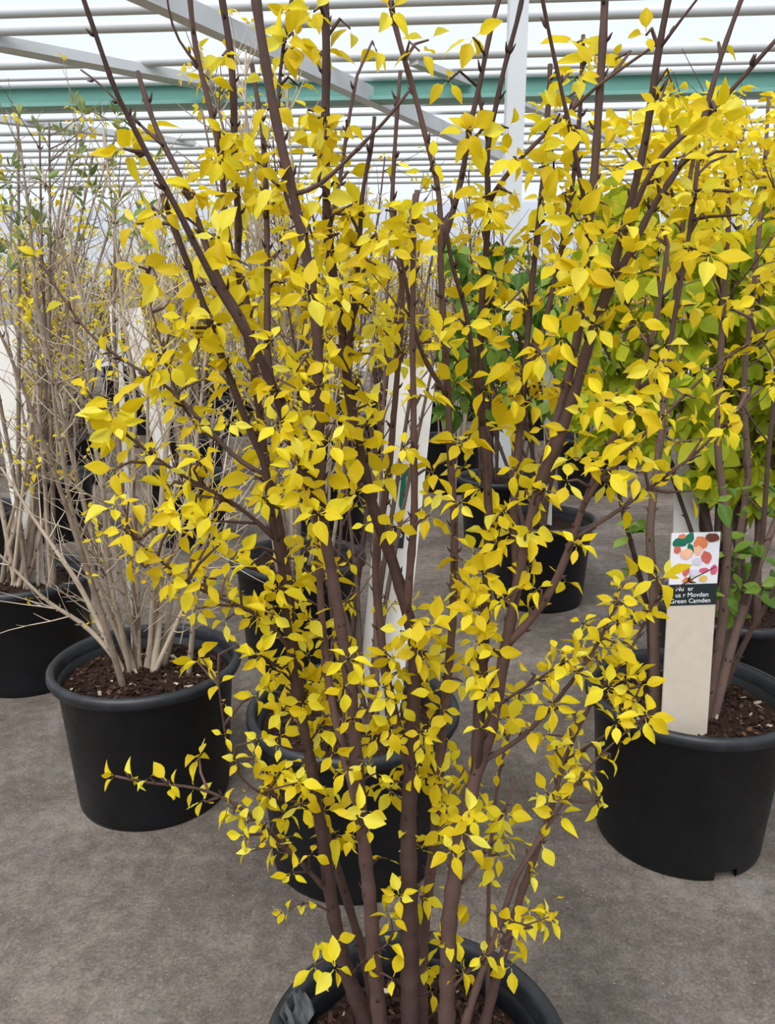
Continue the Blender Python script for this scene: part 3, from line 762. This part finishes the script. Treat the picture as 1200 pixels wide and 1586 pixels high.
# lime green shrub behind it
rg = np.random.default_rng(25)
C6 = place(1136, 930)
K_LIME = ((1058, 935), (1068, 640), C6[1] - .02, C6[1] + .04, 42)
AVOID[:] = [px_frame(*K_LIME)]
limep = thing('potted_lime_shrub', 'dense lime green leafy shrub in a black pot behind the picture label', 'potted shrub', C6)
pot(limep, PR, PB, PH, PS, rg, 64, (), 150, 4)
tops = [(900,480),(930,330),(980,250),(1030,210),(1090,200),(1150,190),(1210,200),(1270,240),(1330,300),(960,560),(1250,500),(1010,420),(1120,400),(1180,350)]
tips, sp6 = traced(limep, C6, fan((1136, 945, 40), tops, rg), M['bark2'], rg, 11, 4, 14, (.1, .3), .26, .7, (0, .2), .6, .002)
pts6 = np.concatenate(sp6); px6 = np.array([pix(p) for p in pts6])
lv = []
scatter(lv, 210, (890, 1330), (410, 640), pts6, px6, K, (.055, .085), rg, .09, 140, (60, 130), .7)
scatter(lv, 70, (900, 1330), (280, 420), pts6, px6, K, (.05, .08), rg, .09, 140, (60, 130), .7)
scatter(lv, 110, (1060, 1300), (630, 775), pts6, px6, K, (.055, .085), rg, .08, 140, (60, 130), .8)
scatter(lv, 40, (890, 1050), (560, 700), pts6, px6, K, (.05, .08), rg, .09, 140, (60, 130), .7)
emit_leaves(limep, L_KIT, lv, 300, rg, 'foliage', 'broad lime green leaves')
lv = []
scatter(lv, 120, (900, 1330), (180, 330), pts6, px6, K, (.04, .06), rg, .08, 140)
scatter(lv, 60, (900, 1330), (330, 520), pts6, px6, K, (.035, .055), rg, .08, 140)
emit_leaves(limep, Y_KIT, lv, 150, rg, 'upper_foliage', 'yellow leaves near the top')

# green shrub further back
rg = np.random.default_rng(26)
C7 = place(838, 799)
K_GREEN = ((850, 770), (848, 478), C7[1], C7[1] + .05, 16)
AVOID[:] = [px_frame(*K_GREEN)]
greenp = thing('potted_green_shrub', 'dark green leafy shrub in a black pot behind the yellow shrub', 'potted shrub', C7)
pot(greenp, PR, PB, PH, PS, rg, 48, (), 0, 0)
tops = [(700,470),(740,400),(780,380),(820,370),(860,400),(900,420),(940,480),(720,560),(930,560)]
tips, sp7 = traced(greenp, C7, fan((838, 810, 25), tops, rg), M['bark2'], rg, 7, 3, 14, (.1, .3), .25, .7, (0, .2), .5, .002)
pts7 = np.concatenate(sp7); px7 = np.array([pix(p) for p in pts7])
lv = []
scatter(lv, 190, (690, 950), (380, 640), pts7, px7, K, (.06, .09), rg, .12, 90, (60, 130), .6)
emit_leaves(greenp, G_KIT, lv, 200, rg, 'foliage', 'broad green leaves')

AVOID[:] = []
# ------------------------------------------------------------------ rows of shrubs further back (three built kinds, copied)
def row_shrub(seed, bark, ns, hgt, twigs, leafprob, lsize, kit, avoid=None):
    rg = np.random.default_rng(seed); AVOID[:] = []
    if avoid:                                                        # the stake standing in this pot, in the shrub's own frame
        f_ = px_frame(*avoid); AVOID.append((f_[0] - c8, *f_[1:]))
    root = thing('potted_row_shrub', None, 'potted shrub', (0, 0, 0))
    pot(root, PR, PB, PH, PS, rg, 32, (), 0, 0)
    tips = []
    for i in range(ns):
        t = rg.uniform(0, 6.28); r = rg.uniform(0, .10); lean = rg.uniform(.04, .26)
        h = hgt * rg.uniform(.75, 1.08)
        p0 = np.array([r * math.cos(t), r * math.sin(t), PS - .02]); a = t + rg.normal(0, .4)
        pts = [p0]
        for k in range(1, 6):
            s = k / 5; pts.append(p0 + np.array([math.cos(a) * lean * s ** 1.1, math.sin(a) * lean * s ** 1.1, (h - PS) * s]) + rg.normal(0, .012, 3))
        q, rr = resample(pts, np.linspace(.007, .003, 6) * rg.uniform(.7, 1.2), .06); q = keep_clear(q, .030)
        mb = MB(); mb.tube(q, rr, 5); add_twigs(mb, q, rr, rg, twigs, (.08, .25), .7, tips, .55, .0026, (-.1, .3)); tips.append((q[-1], q[-1] - q[-2]))
        mb.build('stem', bark, root)
    mb = MB()
    for p, d in tips:
        if rg.random() < leafprob and p[2] > .75:
            out = []; cluster_leaves(out, p, d, int(rg.integers(3, 6)), rg.uniform(*lsize), rg)
            for q, B, s, k in out:
                v, f, tt = kit.geo[k % len(kit.geo)]; v = v.reshape(7, 5, 3)[[1, 3, 5, 6]][:, [0, 2, 4]].reshape(-1, 3)
                tt = float(tt[17]); mb.add((v * s) @ B.T + q, [(0, 1, 4, 3), (1, 2, 5, 4), (3, 4, 7, 6), (4, 5, 8, 7), (6, 7, 10, 9), (7, 8, 11, 10)], tt)
    tag(mb.build('foliage', kit.mat, root), kind='stuff')
    return root
def copy_tree(o, parent=None):
    c = o.copy(); COL.objects.link(c); c.parent = parent
    for ch in list(o.children): copy_tree(ch, c)
    return c
c8 = place(290, 733); K_ROW = ((262, 738), (203, 478), c8[1], c8[1] + .05, 30)
kinds = [row_shrub(41, M['tan'], 16, 1.72, 16, .42, (.030, .046), Y_KIT),
         row_shrub(42, M['bark2'], 14, 1.66, 18, .60, (.032, .048), Y_KIT),
         row_shrub(43, M['tan'], 18, 1.70, 20, .25, (.028, .042), Y_KIT, K_ROW),
         row_shrub(44, M['bark2'], 13, 1.60, 16, .55, (.05, .075), G_KIT)]
AVOID[:] = []
LAB = ['tan stemmed shrub with small yellow flowers', 'brown stemmed shrub thick with yellow flowers', 'pale twiggy shrub with few flowers', 'green leaved shrub']
rg = np.random.default_rng(50); used = set()
spots = [(290, 733, 'close behind the tan bare shrub', 2), (462, 862, 'directly behind the pot with the tall cream stake', 2), (80, 728, 'between the tan and the tufted shrub', 0),
         (-55, 788, 'behind the shrub with green leaf tufts', 2), (505, 733, 'behind the tall cream stake', 1), (775, 735, 'right behind the dark green shrub', 1)]
rows_n = {5.3: 'in the row level with the white post', 6.4: 'in the first row past the white post', 7.6: 'in the second row past the white post', 8.9: 'in the third row past the white post', 10.3: 'in the fourth row past the white post', 11.8: 'in the row closest to the end wall'}
for Yr, step, n0 in ((5.3, .86, -4), (6.4, .88, -5), (7.6, .90, -6), (8.9, .92, -7), (10.3, .98, -7), (11.8, 1.0, -7)):
    for k in range(n0, 8):
        x = k * step + rg.uniform(-.02, .02) + (.43 if Yr in (5.3, 7.6, 10.3) else 0)
        p = np.array([x, Yr + rg.uniform(-.04, .04) - x * math.tan(YAW), PH]); px, py = pix(p)
        if -90 < px < 1290: spots.append((px, py, rows_n[Yr], int(rg.choice([0, 1, 1, 2, 0, 3], p=[.2, .25, .2, .15, .13, .07]))))
for px, py, where, k in spots:
    c = place(px, py)
    if abs(c[0] - pp[0]) < .3 and abs(c[1] - 4.7) < .3: continue
    o = kinds[k] if k not in used else copy_tree(kinds[k]); used.add(k)
    if 'group' in o: del o['group']
    o.location = c; o.rotation_euler = (0, 0, rg.uniform(0, 6.28)); s = rg.uniform(.96, 1.06); o.scale = (s, s, s)
    if (px, py) == (290, 733): o.rotation_euler = (0, 0, 0); o.scale = (1, 1, 1)
    tag(o, LAB[k] + ' ' + where, 'potted shrub', None if 'row' not in where else 'shrubs of kind %s %s' % (['tan and yellow', 'brown and yellow', 'pale and bare', 'green'][k], where))

# ------------------------------------------------------------------ plant label stakes
def stake(bot, top, w, th, label, mat, name='plant_stake', point=False, facing=(0, -1, .0)):
    bot = np.array(bot); top = np.array(top); L = np.linalg.norm(top - bot); v = (top - bot) / L
    n = np.array(facing, float); n -= v * (n @ v); n /= np.linalg.norm(n); u = np.cross(v, n)
    o = thing(name, label, 'plant label', (0, 0, 0))
    mt = Matrix.Identity(4)
    for r in range(3): mt[r][0] = u[r]; mt[r][1] = v[r]; mt[r][2] = n[r]; mt[r][3] = bot[r]
    o.matrix_world = mt
    h = w / 2; t = th / 2; e = max(0.0, (bot[2] - .262) / v[2]); pr = .02      # e: the length that runs down into the soil
    out = [(-h, L - .003), (-h + .003, L), (h - .003, L), (h, L - .003), (h, -e), (h * .35, -e - pr), (-h * .35, -e - pr), (-h, -e)]
    if point: out = [(-h, L - .003), (-h + .003, L), (h - .003, L), (h, L - .003), (h * .95, L * .35), (h * .42, -e), (-h * .42, -e), (-h * .95, L * .35)]
    mb = MB(); k = len(out)
    mb.add([(x, y, t) for x, y in out] + [(x, y, -t) for x, y in out], [tuple(range(k))[::-1], tuple(range(k, 2 * k))] + [(i, (i + 1) % k, k + (i + 1) % k, k + i) for i in range(k)])
    mb.build('blade', mat, o, smooth=False)
    return o, L, t
def patch(parent, name, pts, z, mat, label=None, th=.0006):
    mb = MB(); k = len(pts)
    a = sum(pts[i][0] * pts[(i + 1) % k][1] - pts[(i + 1) % k][0] * pts[i][1] for i in range(k))
    if a < 0: pts = pts[::-1]
    mb.add([(x, y, z) for x, y in pts] + [(x, y, z - th) for x, y in pts], [tuple(range(k))] + [(i, k + i, k + (i + 1) % k, (i + 1) % k) for i in range(k)])
    return tag(mb.build(name, mat, parent, smooth=False), label)
def blob(cx, cy, rx, ry, n=12, rot=0, wob=.12, seed=0):
    r_ = random.Random(seed); out = []
    for i in range(n):
        t = 2 * math.pi * i / n; k = 1 + r_.uniform(-wob, wob); x = rx * k * math.cos(t); y = ry * k * math.sin(t)
        out.append((cx + x * math.cos(rot) - y * math.sin(rot), cy + x * math.sin(rot) + y * math.cos(rot)))
    return out
def lettering(parent, text, x, y, z, size, mat, align='LEFT'):
    cu = bpy.data.curves.new('lettering', 'FONT'); cu.body = text; cu.size = size; cu.align_x = align; cu.extrude = .0002; cu.resolution_u = 3
    t = bpy.data.objects.new('tmp', cu); COL.objects.link(t)
    dg = bpy.context.evaluated_depsgraph_get(); me = bpy.data.meshes.new_from_object(t.evaluated_get(dg)); bpy.data.objects.remove(t)
    me.materials.clear(); me.materials.append(mat)
    return link('lettering', me, parent, (x, y, z))

# stake with the picture label, at the front of the right pot
yb = C5[1] - PR + .094
Ys = (at_z(1060, 1120, .33)[1])
bot = at_y(1058.5, 1132, yb); top = at_y(1077, 825, yb + .02)
st1, L, t = stake(bot, top, 76 * depth(at_y(1066, 960, yb)) / F, .004, 'cream stake with a fruit picture and black name label in the right pot', M['stake'], facing=(.06, -1, .15))
w = 76 * depth(at_y(1066, 960, yb)) / F; hw = w / 2
k_ = L / 307.0                                                       # metres per pixel along the stake
lab = patch(st1, 'picture_label', [(-hw, L - 76 * k_), (hw, L - 76 * k_), (hw, L + .001), (-hw, L + .001)], t + .0008, M['label_white'], 'printed fruit picture')
z1 = t + .0014
def pb(name, u, v, ru, rv, mat, seed, rot=0):                         # u, v in 0..1 over the picture
    ru *= w; rv *= 76 * k_
    cu = max(-hw + ru * 1.15, min(hw - ru * 1.15, -hw + u * w)); cv = L - 76 * k_ + v * 76 * k_
    cv = max(L - 76 * k_ + rv * 1.1, min(L - rv * 1.1, cv))
    patch(lab, name, blob(cu, cv, ru, rv, 12, rot, .14, seed), z1 + seed * .00004, mat)
pb('printed_leaf', .17, .83, .16, .10, M['print_green'], 1, .2); pb('printed_leaf', .36, .90, .12, .09, M['print_green'], 2, .9); pb('printed_leaf', .40, .70, .07, .10, M['print_green'], 3, .3)
pb('printed_fruit', .22, .95, .08, .05, M['print_orange'], 4); pb('printed_fruit', .60, .80, .15, .12, M['print_orange'], 5, -.6); pb('printed_fruit', .32, .60, .13, .11, M['print_peach'], 6)
pb('printed_fruit', .13, .68, .08, .08, M['print_coral'], 7); pb('printed_fruit', .56, .66, .08, .10, M['print_peach'], 8); pb('printed_fruit', .74, .52, .11, .13, M['print_coral'], 9, .4)
pb('printed_fruit', .84, .90, .14, .09, M['print_brown'], 10); pb('printed_fruit', .33, .28, .08, .12, M['print_coral'], 11); pb('printed_fruit', .70, .27, .10, .05, M['print_pink'], 12)
pb('printed_fruit', .92, .27, .08, .10, M['print_pink'], 13); pb('printed_fruit', .17, .34, .09, .08, M['print_peach'], 14); pb('printed_fruit', .38, .08, .11, .06, M['print_orange'], 15)
pb('printed_fruit', .70, .10, .09, .07, M['print_gold'], 16); pb('printed_fruit', .50, .22, .10, .07, M['print_lilac'], 17); pb('printed_fruit', .55, .45, .10, .08, M['print_lilac'], 18)
nl = patch(st1, 'name_label', [(-hw, L - 108 * k_), (hw, L - 108 * k_), (hw, L - 76 * k_), (-hw, L - 76 * k_)], t + .0008, M['label_black'], 'black name label with white lettering')
s_ = .0132
lettering(nl, 'Nu  er', -hw * .72, L - 86 * k_, t + .001, s_, M['print_white'])
lettering(nl, 'us r Movden', -hw * .72, L - 95.5 * k_, t + .001, s_, M['print_white'])
lettering(nl, 'Green Camden', -hw * .94, L - 104.5 * k_, t + .001, s_, M['print_white'])

# tall cream stake in the middle pot
st2, L, t = stake(b4, t4, w4, .004, 'tall cream stake with a green mark and small black label behind the yellow shrub', M['stake_white'], facing=(.05, -1, .1))
k4 = L / 500.0; hw = w4 / 2
def uv(x, y):                                                        # photo pixel on the stake -> stake coordinates
    fx = 640 + (590 - 640) * (y - 565) / 500.0
    return ((x - fx) * k4, L - (y - 565) * k4)
patch(st2, 'printed_mark', [uv(612, 716), uv(640, 718), uv(637, 727), uv(630, 732), uv(626, 766), uv(631, 766), uv(621, 784), uv(618, 776), uv(622, 730), uv(614, 727)], t + .0008, M['print_green'], 'green printed mark')
c0 = uv(616, 808)[1]; c1 = uv(608, 842)[1]; fx = uv(616, 825)[0]
nl2 = patch(st2, 'name_label', [(-hw * .80, c1), (hw * .36, c1), (hw * .36, c0), (-hw * .80, c0)], t + .0008, M['label_black'], 'small black label')
lettering(nl2, 'd', -hw * .72, c0 - .010, t + .001, .012, M['print_white']); lettering(nl2, 'calm', -hw * .74, c0 - .024, t + .001, .014, M['print_white'])
patch(nl2, 'printed_ring', blob(hw * .14, c0 - .020, .006, .0045, 14, .4, 0), t + .0012, M['print_white']); patch(nl2, 'printed_ring', blob(hw * .14, c0 - .020, .0035, .002, 14, .4, 0), t + .0016, M['label_black'])

# plain stakes
def plain_stake(b, tp, Yb, Yt, wpx, label, point=True, facing=(.05, -1, .1)):
    p0 = at_y(*b, Yb); p1 = at_y(*tp, Yt); return stake(p0, p1, wpx * depth(p1) / F, .004, label, M['stake_white'], point=point, facing=facing)
plain_stake(*K_TIP, 'blank white stake in the pot of the green tipped shrub', True)
plain_stake(*K_LIME, 'blank white stake behind the picture label')
plain_stake(*K_ROW, 'blank white stake in the pot of a pale twiggy shrub behind the tan stems')
plain_stake(*K_BARE, 'narrow white stake standing in the pot of the tan bare shrub')
plain_stake(*K_GREEN, 'narrow white stake in the dark green shrub')
# little blue tag among the rows
pt = at_y(712, 421, 4.6)
bt = thing('plant_tag', 'small blue and white tag on a stem in the rows behind', 'plant label', pt)
mb = MB(); mb.box((0, 0, 0), (.06, .003, .09)); mb.build('card', M['label_white'], bt, smooth=False)
patch_b = MB(); v_ = blob(0, 0, .018, .024, 12, 0, .05, 3); patch_b.add([(x, -.003, y) for x, y in v_], [tuple(range(12))]); patch_b.build('printed_drop', M['blue'], bt, smooth=False)
mb = MB(); mb.tube([(0, 0, -pt[2]), (.01, 0, -pt[2] * .5), (0, .003, .03)], [.004, .004, .003], 6); mb.build('wire', M['steel_grey'], bt)
# fallen yellow leaf
fp = at_z(860, 1392, .003)
fl = link('fallen_leaf', Y_KIT.me[3], None); B = basis(np.array([.9, .3, .05]), np.array([0, 0, 1.0])); mt = Matrix.Identity(4)
for r in range(3):
    for c in range(3): mt[r][c] = B[r, c] * .022
    mt[r][3] = fp[r]
fl.matrix_world = mt; tag(fl, 'single dry yellow leaf lying on the asphalt beside the front pot', 'leaf')
